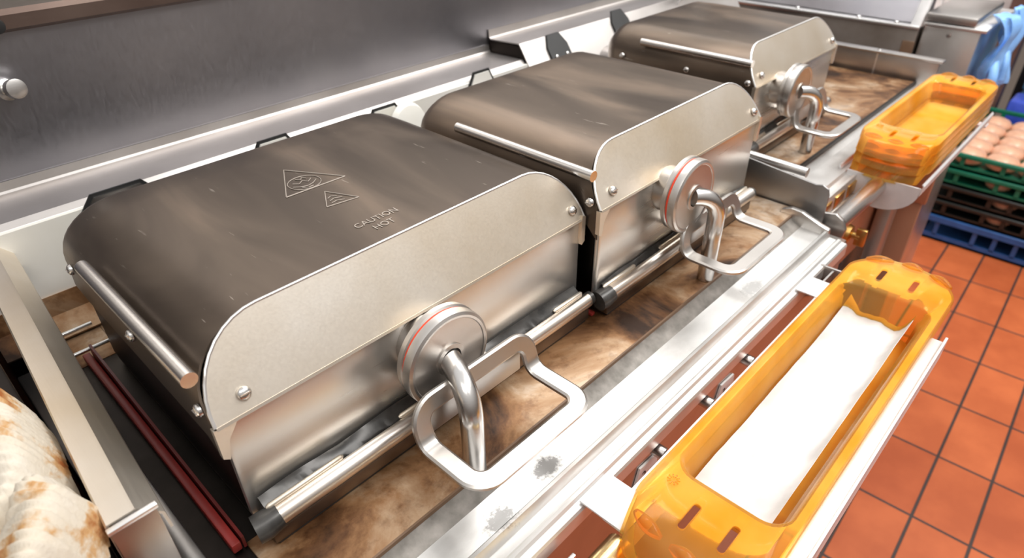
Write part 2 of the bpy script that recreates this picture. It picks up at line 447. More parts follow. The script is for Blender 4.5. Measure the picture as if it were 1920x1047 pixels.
def make_lid(label, x0, x1, yf, yb, zt, zs, zfl, r, disc, post, red_ring, loop, marks=False, rodz=None, lean=.028, rod_dy=(.008, .185), plate_out=.013):
    t = thing('clamshell_grill_lid', label, 'grill lid', ((x0 + x1) / 2, (yf + yb) / 2, 0), 'clamshell lids along the griddle')
    prof = hood_profile(x0, x1, zt, zs, r); n = len(prof)
    def yfront(z, ext=0):
        return yf + ext + max(0, (z - zfl)) / (zt - zfl) * lean
    # cover: front edge follows the leaning flap, back closes in a rounded end
    bm = BM(); cols = []
    cxm = (x0 + x1) / 2
    stations = [('f', .0002), ('f', .012)] + [('y', q) for q in (.25, .5, .75, .9)] + [('b', a) for a in range(1, 9)]
    depth = yb - yf; rb = .036
    for kind, q in stations:
        ring = []
        for x, z in prof:
            if kind == 'f':
                y = yfront(z, q); xx, zz = x, z
                if q < .01 and z < zfl + .012: xx = x + (.0 if x < cxm else 0)
            elif kind == 'y':
                y = yfront(z) + (yb - rb - yfront(z)) * q; xx, zz = x, z
            else:
                a = math.pi / 2 * q / 8
                y = yb - rb + rb * math.sin(a); k = 1 - math.cos(a)
                inset = k * rb * .9
                zz = z if z <= zs + .03 else zs + .03 + (z - zs - .03) * (1 - k * .85)
                xx = x + (inset if x < cxm else -inset) * min(1, abs(x - cxm) / ((x1 - x0) / 2))
            # the skirt dips into a little tip at the front corners
            if kind == 'f' and q < .01 and z <= zs + .001: zz = z - .012
            ring.append(Vector((xx, y, zz)))
        cols.append([bm.verts.new(p) for p in ring])
    for a, b in zip(cols, cols[1:]):
        for k in range(n - 1): bm.faces.new((a[k], a[k + 1], b[k + 1], b[k]))
    bm.faces.new(cols[-1])
    cover = link_mesh('cover', bm, M['hood'], t, 50)
    sm = cover.modifiers.new('thickness', 'SOLIDIFY'); sm.thickness = .0016; sm.offset = -1
    # front flap: pale steel sheet with rounded top corners, lip turned out
    bm = BM(); outer = []
    fx0, fx1 = x0 + .0012, x1 + .001
    pr = [p for p in hood_profile(fx0, fx1, zt + .001, zfl - .024, r) if p[1] >= zfl - .0005]
    pr = [(fx0 - .001, zfl)] + pr + [(fx1 + .001, zfl)]
    F = [bm.verts.new((x, yfront(z) - .0022, z)) for x, z in pr]
    B = [bm.verts.new((x, yfront(z) + .0005, z)) for x, z in pr]
    bm.faces.new(F); bm.faces.new(B[::-1])
    for k in range(len(pr)):
        k2 = (k + 1) % len(pr); bm.faces.new((F[k], B[k], B[k2], F[k2]))
    flap = link_mesh('front_flap', bm, M['steel_tan'], t, 30, 'pale steel flap rounded at both top corners')
    bm = BM(); add_tube(bm, [(x, yfront(z) - .001, z + .0004) for x, z in pr[1:-1]], .0013, 8)
    link_mesh('flap_rim', bm, M['steel_bright'], flap)
    bm = BM(); strip(bm, [(yf - .0022, zfl + .001), (yf - .003, zfl - .001), (yf + .003, zfl - .003)], 'x', fx0, fx1, .0012)
    add_prism(bm, [(x1 - .004, zfl + .004), (x1 + .001, zfl + .002), (x1 + .001, zfl - .024), (x1 - .003, zfl - .027), (x1 - .005, zfl - .02)], 'y', yf - .003, yf + .002)
    add_prism(bm, [(x0 - .001, zfl + .0), (x0 + .014, zfl - .001), (x0 + .006, zfl - .012), (x0 + .003, zfl - .027), (x0 - .001, zfl - .024)], 'y', yf - .0025, yf + .002)
    link_mesh('flap_hem', bm, M['steel_tan'], flap)
    # rivets and screws
    for sx in (x0 + .024, x1 - .012):
        link_mesh('screw', screw_bm((sx, yf - .0015 + .004, zfl + .011), (0, -1, .5)), M['chrome'], t)
    for fy in (yf + .010, yf + depth * .40, yf + depth * .83):
        link_mesh('screw', screw_bm((x0 - .0015, fy, zs + .024), (-1, 0, 0)), M['chrome'], t)
    # side rod
    rz = rodz if rodz else zs + .048
    bm = BM(); add_tube(bm, [(x0 - .0005, yf + rod_dy[0], rz), (x0 - .0005, yf + rod_dy[1], rz)], .0052, 20)
    link_mesh('side_rod', bm, M['chrome'], t)
    # inner housing under the cover
    bm = BM(); add_prism(bm, [(x0 + .006, .012), (x1 - .004, .012), (x1 - .004, zs + .02), (x0 + .006, zs + .02)], 'y', yf + .008, yb - .02)
    add_box(bm, x0 + .03, x1 - .03, yf + .05, yb - .06, zs + .02, zt - .012)
    link_mesh('housing', bm, M['black_metal'], t)
    # front plate
    bm = BM(); add_prism(bm, [(x0 + .004, .020), (x0 + .010, .012), (x1 - .008, .012), (x1 - .003, .018), (x1 - .003, zfl + .004), (x0 + .004, zfl + .004)], 'y', yf + .0005, yf + .006, .0012)
    link_mesh('front_plate', bm, M['steel_plate'], t)
    # lower platen edge
    po = plate_out; yr = yf - po + .004
    bm = BM(); add_box(bm, x0 + .007, x1 - .005, yf - po, yb - .02, .0035, .0160, .0012)
    link_mesh('platen', bm, M['platen'], t)
    bm = BM(); add_box(bm, x0 + .010, x1 - .008, yf - po + .0015, yb - .024, .0006, .0036)  # black box painted as the shadow gap under the platen
    link_mesh('platen_shadow', bm, M['black'], t)
    # black release sheet held by a round rail, small pale clip lips on top
    bm = BM(); N = 90; rows = []
    for i in range(N + 1):
        u = i / N; x = x0 + .010 + (x1 - x0 - .020) * u
        wv = .0012 * math.sin(u * 37) + .0009 * math.sin(u * 91 + 1)
        top = .0375 + .0035 * noise.noise((u * 7, x0 * 10, 0)) - .004 * abs(u - .5)
        rows.append([bm.verts.new(p) for p in ((x, yf - .0008, top), (x, yf - .0028 + wv * .4, .0345), (x, yf - po * .45 + wv, .0310 + wv * .5), (x, yr + .004, .0290), (x, yr + .003, .0165))])
    for a, b in zip(rows, rows[1:]):
        for k in range(4): bm.faces.new((a[k], a[k + 1], b[k + 1], b[k]))
    sh = link_mesh('release_sheet', bm, M['sheet'], t)
    m_ = sh.modifiers.new('thickness', 'SOLIDIFY'); m_.thickness = .0006
    W = x1 - x0
    bm = BM(); add_tube(bm, [(x0 - .001, yr + .002, .0215), (x0 + .006, yr + .001, .0220), (x0 + .0165, yr, .0235)], [.0100, .0104, .0092], 24)
    link_mesh('sheet_end', bm, M['sheet'], t)
    bm = BM(); add_tube(bm, [(x1 - .012, yr, .0235), (x1 + .001, yr, .0235)], .0068, 20)
    link_mesh('sheet_end', bm, M['sheet'], t)
    for a, b in ((.036, .56), (.70, .985)):
        bm = BM(); prof = [(yr + .0078 * math.cos(q), .0240 + .0078 * math.sin(q)) for q in [math.radians(75 + 165 * k / 14) for k in range(15)]]
        strip(bm, prof, 'x', x0 + a * W, x0 + b * W, .0011)
        link_mesh('sheet_rail', bm, M['rail'], t)
    for a, b in ((.030, .20), (.345, .54), (.86, .975)):
        bm = BM(); add_tube(bm, [(x0 + a * W, yr + .0042, .0318), (x0 + a * W + .002, yr + .0038, .0324), (x0 + b * W - .002, yr + .0038, .0324), (x0 + b * W, yr + .0042, .0318)], [.0012, .0022, .0022, .0012], 10)
        link_mesh('clip', bm, M['steel_tan'], t)
    # guard disc on its stub, bent tube down to the cooking plate
    dx, dz, dr, sxx = disc
    dy = yf - .037
    bm = BM(); add_lathe(bm, [(.0, -.001), (dr * .55, -.001), (dr * .62, .004), (dr * .60, .022), (dr * .3, .034)], (dx, yf + .002, dz), (0, -1, 0), 36)
    link_mesh('bearing_cup', bm, M['steel_mid'], t)
    bm = BM(); add_lathe(bm, [(dr * .3, .0), (dr * .93, .0), (dr, .0015), (dr, .0065), (dr * .985, .0085), (dr * .93, .0098), (dr * .88, .0095), (dr * .865, .0088), (dr * .34, .0088), (dr * .34, .0100), (dr * .25, .0102), (dr * .25, .004), (0, .004)], (dx, dy + .0115, dz), (0, -1, 0), 64)
    gd = link_mesh('guard_disc', bm, M['cast'], t, 28)
    bm = BM(); add_lathe(bm, [(dr * .5, .0), (dr * .93, .0), (dr * .99, .0015), (dr * .99, .0055), (dr * .95, .0068), (dr * .5, .0068)], (dx + .0015, dy + .0200, dz), (0, -1, 0), 56)
    link_mesh('backing_disc', bm, M['cast'], gd, 28)
    bm = BM(); add_lathe(bm, [(dr * .6, .0), (dr * .955, .0), (dr * .955, .0018), (dr * .6, .0018)], (dx + .0008, dy + .0132, dz), (0, -1, 0), 48)
    link_mesh('seal_ring', bm, M['red_bright'] if red_ring else M['steel_mid'], gd)
    px, py = post
    P0 = Vector((dx, dy + .004, dz)); Pc = Vector((px, py, dz - .003)); P1 = Vector((px, py, .0005))
    u0 = (P0 - Pc).normalized(); u1 = (P1 - Pc).normalized(); fl_ = min(.026, (P0 - Pc).length * .85)
    A0, A1 = Pc + u0 * fl_, Pc + u1 * fl_
    path = [P0, P0.lerp(A0, .6)] + [A0 * (1 - q) ** 2 + Pc * 2 * q * (1 - q) * .92 + (A0 + A1) * q * (1 - q) * .08 + A1 * q * q for q in [k / 14 for k in range(15)]] + [A1.lerp(P1, .3), A1.lerp(P1, .7), P1]
    bm = BM(); add_tube(bm, path, .0088, 28)
    link_mesh('support_tube', bm, M['chrome'], t)
    # D-shaped lifting handle: flat loop folded up at the back
    lx0, lx1, ly0, lyf, lz, lup = loop
    def loopring(inset):
        L = (lx1 - lx0) - 2 * inset; V = (lyf - ly0) + lup - 2 * inset
        rr = .022 - inset * 1.0
        return [(p.x, p.y) for p in ring_rr((lx0 + lx1) / 2, ((lyf - ly0) + lup) / 2, L, V, rr, 0, 0, 0, nl=14, nw=14, nc=8)]
    fold = lyf - ly0
    def fold_pt(u, v, h):
        # v runs from the front edge to the fold, then climbs
        bend = .006
        ang = math.radians(74)
        if v <= fold - bend: return Vector((u, ly0 + v, lz + h))
        if v < fold + bend:
            q = (v - (fold - bend)) / (2 * bend) * ang
            R_ = 2 * bend / ang
            return Vector((u, ly0 + fold - bend + (R_ - h) * math.sin(q), lz + R_ - (R_ - h) * math.cos(q)))
        R_ = 2 * bend / ang; q = ang
        base = Vector((u, ly0 + fold - bend + (R_ - h) * math.sin(q), lz + R_ - (R_ - h) * math.cos(q)))
        d = v - fold - bend
        return base + Vector((0, math.cos(q) * d, math.sin(q) * d))
    bm = BM(); o_, i_ = loopring(0), loopring(.0150)
    th = .005
    secs = []
    for k in range(len(o_)):
        (ou, ov), (iu, iv) = o_[k], i_[k]
        e1 = (ou + (iu - ou) * .12, ov + (iv - ov) * .12); e2 = (iu + (ou - iu) * .12, iv + (ov - iv) * .12)
        secs.append([bm.verts.new(p) for p in (fold_pt(ou, ov, -th * .7), fold_pt(ou, ov, -th * .25), fold_pt(*e1, 0), fold_pt(*e2, 0), fold_pt(iu, iv, -th * .25), fold_pt(iu, iv, -th * .75), fold_pt(*e2, -th), fold_pt(*e1, -th))])
    for k in range(len(secs)):
        a, b = secs[k], secs[(k + 1) % len(secs)]
        for j in range(8): bm.faces.new((a[j], a[(j + 1) % 8], b[(j + 1) % 8], b[j]))
    hd = link_mesh('handle', bm, M['cast'], t, 24)
    bm = BM(); add_box(bm, lx0 + .012, lx1 - .012, lyf + .012, lyf + .015, lz - .006, lz + lup - .010, .001); add_box(bm, lx0 + .03, lx1 - .03, lyf + .014, yf - .004, lz + .006, lz + .012, .001)
    link_mesh('handle_bracket', bm, M['steel_mid'], hd)
    if marks:
        zt2 = zt + .0003
        def poly_line(pts, rr, closed=True):
            b = BM(); q = [Vector((x, y, zt2)) for x, y in pts]
            if closed: q = q + [q[0]]
            for a, c in zip(q, q[1:]): add_tube(b, [a, c], rr, 6)
            return b
        big = [(.2436, .5129), (.2175, .464), (.2731, .4623)]
        b = poly_line(big, .00055)
        el = [(.2425 + .0175 * math.cos(a) * .8 - .004 * math.sin(a) * 0, .4775 + .0135 * math.sin(a)) for a in [2 * math.pi * i / 30 for i in range(30)]]
        merge(b, poly_line(el, .0004))
        for sq in ([(.231, .476), (.236, .472), (.242, .470), (.248, .472), (.253, .476)], [(.234, .482), (.238, .478), (.243, .482), (.246, .477), (.251, .481)],
                   [(.240, .488), (.243, .484), (.246, .488), (.248, .484)], [(.236, .470), (.240, .467), (.245, .467)]):
            merge(b, poly_line(sq, .0004, False))
        link_mesh('large_warning_mark', b, M['etch'], cover, label='etched triangle round a hot surface symbol')
        b = poly_line([(.2446, .4498), (.2304, .4251), (.2579, .4207)], .00045)
        for sq in ([(.239, .437), (.243, .439), (.247, .436)], [(.238, .432), (.243, .434), (.249, .431)], [(.237, .428), (.242, .429), (.248, .426)]):
            merge(b, poly_line(sq, .00035, False))
        link_mesh('small_warning_mark', b, M['etch'], cover, label='small etched triangle with wavy lines')
        for txt, loc, sz in (('CAUTION', (.2262, .3782, zt2), .0094), ('HOT', (.2352, .3665, zt2), .0094)):
            cu = bpy.data.curves.new('warning_text', 'FONT'); cu.body = txt; cu.size = sz; cu.extrude = .00015
            to = bpy.data.objects.new('warning_text', cu); COL.objects.link(to)
            dg = bpy.context.evaluated_depsgraph_get(); me = bpy.data.meshes.new_from_object(to.evaluated_get(dg))
            bpy.data.objects.remove(to); b = BM(); b.from_mesh(me); bpy.data.meshes.remove(me)
            for v in b.verts: v.co = Vector((v.co.x * .93 + loc[0], v.co.y * 1.05 + loc[1], v.co.z + loc[2]))
            link_mesh('warning_text', b, M['etch'], cover, label='etched words ' + txt)
    return t

make_lid('dark brown rounded grill lid nearest the camera, etched with warning triangles and CAUTION HOT',
         .072, .426, .32, .605, .158, .094, .108, .054, (.2295, .083, .0385, 1), (.2155, .25), True, (.178, .304, .203, .262, .045, .034), marks=True, rodz=.143, plate_out=.018)
make_lid('dark brown rounded grill lid in the middle, between the nearest lid and the steel divider',
         .430, .742, .305, .575, .163, .100, .118, .050, (.541, .102, .038, 1), (.566, .256), True, (.524, .646, .205, .262, .045, .030), rodz=.150)
make_lid('rounded brown grill lid farthest from the camera, past the steel divider, beside bare griddle plate',
         .862, 1.142, .37, .632, .157, .092, .112, .046, (.938, .095, .037, 1), (.967, .318), False, (.934, 1.052, .272, .328, .045, .034), rodz=.142)

# ------------------------------------------------------------------ near grill body
G = thing('griddle', 'long stained brown griddle with bright steel grease trough under the two nearer lids', 'griddle', (.38, .45, ZF))
bm = BM(); add_prism(bm, [(.785, .2475), (.785, .665), (.085, .665), (.085, .322), (.066, .322), (.066, .2475)], 'z', -.012, 0, .0008)
link_mesh('cooking_plate', bm, M['griddle'], G)
bm = BM()
strip(bm, [(.2480, -.0012), (.2465, -.0042), (.237, -.0095), (.233, -.0118)], 'x', .006, .764, .0012)
link_mesh('trough_slope', bm, M['grit'], G, label='gritty grey slope between the plate and the trough')
bm = BM(); add_box(bm, .036, .764, .2468, .2486, -.003, .0006); link_mesh('burnt_edge', bm, M['grime'], G, label='brown burnt-on line along the plate edge')
bm = BM()
strip(bm, [(.234, -.0115), (.229, -.012), (.208, -.012), (.206, -.0105), (.2045, -.006), (.2015, -.0055), (.1995, -.009), (.198, -.014), (.190, -.0145), (.188, -.0125), (.185, -.0125), (.183, -.0145), (.1775, -.0150), (.1760, -.0170), (.1755, -.030)], 'x', .006, .768, .0016)
link_mesh('grease_trough', bm, M['trough'], G, 25)
bm = BM(); add_prism(bm, [(.262, -.012), (.262, .004), (.250, .009), (.236, .008), (.212, -.001), (.200, -.004), (.199, -.014), (.228, -.014)], 'x', .764, .772, .0012)
link_mesh('trough_end', bm, M['steel'], G)
bm = BM(); add_box(bm, .036, .0655, .2475, .600, -.016, -.001); add_box(bm, .0655, .0848, .3225, .600, -.016, -.001); link_mesh('gutter_and_gap_shade', bm, M['black_metal'], G)  # gutter, plus a black box painting the shade in the under-hood gap
bm = BM(); add_box(bm, .036, .0848, .6005, .665, -.016, -.0005); link_mesh('greasy_corner', bm, M['griddle'], G)
bm = BM(); add_box(bm, .030, .042, .21, .66, -.02, .0015, .001)
link_mesh('side_edge', bm, M['steel'], G)
bm = BM(); add_box(bm, .006, .785, .182, .66, -.80, -.0185, .002)
cab = link_mesh('cabinet', bm, M['steel_mid'], G)
for x in (.05, .74):
    for y in (.22, .60):
        bm = BM(); add_tube(bm, [(x, y, -.80), (x, y, ZF)], .018, 16); link_mesh('foot', bm, M['steel_mid'], G)
# red painted rail beside the nearest lid
bm = BM(); add_box(bm, .056, .0625, .318, .606, .001, .009, .001); 
rr = link_mesh('red_rail', bm, M['red'], G, label='dark red rail along the left edge')
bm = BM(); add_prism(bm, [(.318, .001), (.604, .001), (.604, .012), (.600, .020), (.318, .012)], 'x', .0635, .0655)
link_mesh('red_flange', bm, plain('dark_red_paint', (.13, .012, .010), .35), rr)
bm = BM(); add_box(bm, .4275, .4325, .303, .56, .0008, .0045, .0008); link_mesh('red_rail', bm, M['red'], G)
bm = BM(); add_tube(bm, [(.045, .640, .016), (.078, .640, .016)], .0022, 10)
link_mesh('hinge_pin', bm, M['chrome'], G)
bm = BM(); add_tube(bm, [(.045, .612, .008), (.09, .612, .008)], .0022, 10)
link_mesh('hinge_pin', bm, M['chrome'], G)
# pale splash panel, flue ledge
bm = BM(); add_box(bm, .006, .760, .690, .695, .03, .106); link_mesh('splash_panel', bm, M['white_panel'], G)
bm = BM(); strip(bm, [(.690, .032), (.684, .012), (.655, .001)], 'x', .006, .764, -.002); link_mesh('splash_skirt', bm, M['griddle'], G)
bm = BM(); strip(bm, [(.694, .104), (.6955, .1065), (.7015, .1112), (.740, .1106), (.768, .110), (.7715, .1108), (.7735, .1128), (.775, .1215)], 'x', .006, .757, -.0015)
link_mesh('flue_ledge', bm, M['steel_ledge'], G, 20)
# hinge openings: dark octagonal gaskets in the splash panel with a bracket behind
def octagon(cx, cz, s):
    return [(cx + s * a, cz + s * b) for a, b in ((-1, -.45), (-.6, -1), (.6, -1), (1, -.45), (1, .35), (.6, 1), (-.6, 1), (-1, .35))]
for cx, hh, ww in ((.152, .088, .040), (.322, .088, .030), (.480, .083, .030), (.655, .090, .026)):
    bm = BM(); add_prism(bm, [(cx + (a - cx) * ww / .03, b) for a, b in octagon(cx, hh, .03)], 'y', .6880, .6900)
    gk = link_mesh('hinge_gasket', bm, M['black'], G)
    bm = BM(); add_prism(bm, [(cx + (a - cx) * (ww - .0035) / .0265, b) for a, b in octagon(cx, hh, .0265)], 'y', .6865, .6885)
    link_mesh('hinge_plate', bm, M['steel_mid'] if cx < .3 else M['white_panel'], gk)
bm = BM(); add_lathe(bm, [(0, 0), (.026, 0), (.028, .006), (.024, .014), (0, .017)], (.500, .672, .088), (0, -1, .2), 32)
link_mesh('hinge_boss', bm, M['white_panel'], G)
for hx, hy, hr in ((.16, .60, .02), (.34, .60, .02), (.50, .575, .012), (.66, .57, .02)):
    bm = BM(); add_tube(bm, [(hx, hy, .075), (hx, .688, .075)], hr, 16)
    link_mesh('hinge_arm', bm, M['steel_mid'], G)

# steel divider between the two grills
bm = BM(); add_prism(bm, [(.62, -.012), (.62, .048), (.34, .048), (.236, .0375), (.228, .0395), (.220, .036), (.2175, .028), (.217, -.028), (.240, -.028), (.27, -.02)], 'x', .788, .791, .0008)
dv = link_mesh('divider_panel', bm, M['steel_slate'], None)
tag(dv, 'flat grey steel divider plate standing between the middle lid and the farthest lid', 'divider')
bm = BM(); add_tube(bm, [(.808, .256, .040), (.808, .60, .048)], [.0065, .0065], 16)
link_mesh('divider_rod', bm, M['chrome'], dv)

# ------------------------------------------------------------------ far grill body
G2 = thing('griddle', 'stained griddle under the farthest lid with bare brown plate at its right end', 'griddle', (1.1, .45, ZF))
bm = BM(); add_box(bm, .815, 1.43, .302, .66, -.014, 0, .0012); link_mesh('cooking_plate', bm, M['griddle'], G2)
bm = BM(); strip(bm, [(.302, -.001), (.300, -.008), (.286, -.010), (.284, -.004), (.250, -.003), (.247, -.007), (.240, -.008), (.238, -.004), (.234, -.004), (.232, -.03)], 'x', .800, 1.46, .0016)
link_mesh('grease_trough', bm, M['trough_far'], G2, 25)
bm = BM(); add_box(bm, .80, 1.43, .2995, .3035, -.006, .0012); link_mesh('dark_seam', bm, M['black_metal'], G2)
bm = BM(); add_tube(bm, [(.803, .205, -.012), (1.46, .205, -.012)], .0125, 24)
link_mesh('front_rail', bm, M['chrome'], G2)
bm = BM(); add_prism(bm, [(.236, -.022), (.222, .0), (.206, .003), (.196, -.003), (.190, -.014), (.192, -.030), (.215, -.05), (.236, -.055)], 'x', .797, .803, .001)
link_mesh('rail_end', bm, M['steel_mid'], G2)
bm = BM(); add_box(bm, .797, 1.46, .228, .66, -.80, -.032, .002); link_mesh('cabinet', bm, M['steel_mid'], G2)
bm = BM(); add_box(bm, .80, 1.46, .214, .228, -.135, -.05, .002); link_mesh('control_panel', bm, M['brown_steel'], G2)  # red-brown floor reflection put into this steel panel's colour
bm = BM(); add_lathe(bm, [(0, .0), (.008, 0), (.008, .012), (.006, .015), (0, .016)], (.835, .214, -.062), (0, -1, 0), 20)
link_mesh('red_button', bm, M['red_bright'], G2, label='round red button')
bm = BM(); add_lathe(bm, [(0, 0), (.014, 0), (.012, .008), (.005, .010), (.005, .02), (0, .02)], (.90, .214, -.07), (0, -1, 0), 24)
add_box(bm, .896, .904, .186, .200, -.083, -.057, .002)
link_mesh('gas_knob', bm, M['knob_gold'], G2)
bm = BM()
for i in range(3): add_box(bm, .83 + i * .045, .862 + i * .045, .231, .236, -.03, -.012, .001)  # gold blocks stand in for the brassy reflection inside the gap
link_mesh('gap_reflection_block', bm, M['knob_gold'], G2)
bm = BM(); add_box(bm, .80, .96, .219, .228, -.46, -.15, .002); ct = link_mesh('display_panel', bm, M['black'], G2)
bm = BM()
for i in range(5): add_box(bm, .83, .858, .2175, .2195, -.17 - i * .03, -.158 - i * .03)
for i in range(3): add_box(bm, .875, .90, .2175, .2195, -.185 - i * .045, -.155 - i * .045)
link_mesh('display_label', bm, M['label'], ct)
for x in (.86, 1.40):
    for y in (.26, .60):
        bm = BM(); add_tube(bm, [(x, y, -.80), (x, y, ZF)], .018, 16); link_mesh('foot', bm, M['steel_mid'], G2)
# raised flue ledge
bm = BM(); strip(bm, [(.664, .070), (.7065, .1310), (.7085, .1333), (.712, .1336), (.768, .1308), (.7715, .1312), (.7735, .1330), (.7747, .1442)], 'x', .757, 1.42, -.0018)
fl2 = link_mesh('flue_ledge', bm, M['steel_ledge'], G2, 20)
bm = BM(); add_prism(bm, [(.668, .070), (.7065, .129), (.7735, .128), (.7735, .0), (.668, .0)], 'x', .7585, .762); link_mesh('ledge_cheek', bm, M['black_metal'], fl2)
bm = BM(); add_box(bm, .764, 1.42, .665, .672, 0, .075); link_mesh('splash_panel', bm, M['steel'], G2)
for cx, cz in ((.833, .111), (1.01, .118)):
    bm = BM(); add_prism(bm, [(a, b) for a, b in octagon(cx, cz, .024)], 'y', 0, .003)
    for v in bm.verts:
        v.co.y += .7085 - (.1333 - v.co.z) * .7 - .0045
    gk = link_mesh('hinge_gasket', bm, M['black'], G2)
    for q in (-.014, .012):
        bm = BM(); add_lathe(bm, [(0, 0), (.0035, 0), (.003, .003), (0, .004)], (cx + q, .7085 - (.1333 - cz + .006) * .7 - .0045, cz - .006), (0, -1, .6), 14); link_mesh('bolt', bm, M['chrome'], gk)
bm = BM(); add_tube(bm, [(.93, .61, .080), (.93, .668, .082)], .022, 16)
link_mesh('hinge_arm', bm, M['steel_mid'], G2)
# splash panel closing the right end
bm = BM(); add_box(bm, 1.445, 1.450, .275, .66, -.014, .038, .001); add_box(bm, 1.440, 1.462, .270, .66, .037, .041, .001)
es = link_mesh('end_splash', bm, M['steel_mid'], G2)
bm = BM(); add_box(bm, 1.4425, 1.4455, .384, .386, -.012, .037); link_mesh('seam', bm, M['steel_bright'], es)
bm = BM(); add_lathe(bm, [(0, 0), (.004, 0), (.003, .002), (0, .003)], (1.45, .385, .041), (0, 0, 1), 12); link_mesh('bolt', bm, M['chrome'], es)

# ------------------------------------------------------------------ pan rack bolted along the trough
RK = thing('pan_rack', 'pale metal pan rack hooked to the griddle trough holding the nearer amber pan', 'rack', (.45, .10, -.02))
bm = BM(); add_box(bm, .256, .652, .140, .1595, -.0142, -.0125, .0005); add_box(bm, .256, .652, .140, .1415, -.045, -.0125)
link_mesh('side_rail', bm, M['white_metal'], RK)
bm = BM(); add_box(bm, .10, .640, .035, .052, -.0142, -.0125, .0004); add_box(bm, .10, .640, .035, .0368, -.032, -.0125); add_box(bm, .10, .640, .035, .0375, -.0142, -.006, .0005)
link_mesh('side_rail', bm, M['white_metal'], RK)
for a, b in ((.256, .292), (.630, .665)):
    bm = BM(); add_box(bm, a, b, .140, .181, -.0135, -.0115, .0006)
    link_mesh('hanger_plate', bm, M['white_metal'], RK)
bm = BM(); add_box(bm, .700, .703, .130, .181, -.060, -.014, .0005); add_box(bm, .665, .703, .165, .167, -.060, -.016)
link_mesh('end_bracket', bm, M['steel_mid'], RK)
for x in (.36, .44, .52):
    bm = BM(); add_lathe(bm, [(0, 0), (.006, 0), (.006, .012), (.003, .014), (0, .014)], (x, .181, -.040), (0, -1, 0), 16); link_mesh('bolt', bm, M['chrome'], RK)

# round towel bar with a gold reflection put into its colour, flat rail beside it
bm = BM(); add_tube(bm, [(-.02, .140, -.030), (.256, .140, -.030)], .0135, 28)
link_mesh('round_bar', bm, metal('gold_sheen_steel', (.70, .48, .20), (.85, .66, .36), .22), RK, label='round bar with a golden sheen')
bm = BM(); add_box(bm, -.02, .232, .163, .1665, -.052, -.034, .0008)
link_mesh('flat_rail', bm, M['steel'], RK)
for x, s in ((.15, 0), (.33, 1), (.47, 2)):
    bm = BM(); add_prism(bm, [(x, -.090), (x + .045, -.090), (x + .036, -.052), (x + .010, -.050)], 'y', .1795, .1815)
    lb = link_mesh('paper_label', bm, M['label'], G)
    cu = bpy.data.curves.new('handwriting', 'FONT'); cu.body = ('10\n3', '2', '3\n10')[s]; cu.size = .014; cu.extrude = .0001
    to = bpy.data.objects.new('handwriting', cu); COL.objects.link(to)
    dg = bpy.context.evaluated_depsgraph_get(); me = bpy.data.meshes.new_from_object(to.evaluated_get(dg)); bpy.data.objects.remove(to)
    b = BM(); b.from_mesh(me); bpy.data.meshes.remove(me)
    for v in b.verts: v.co = Vector((x + .014 + v.co.x, .1792 - v.co.z, -.068 + v.co.y))
    link_mesh('handwriting', b, M['ink'], lb)

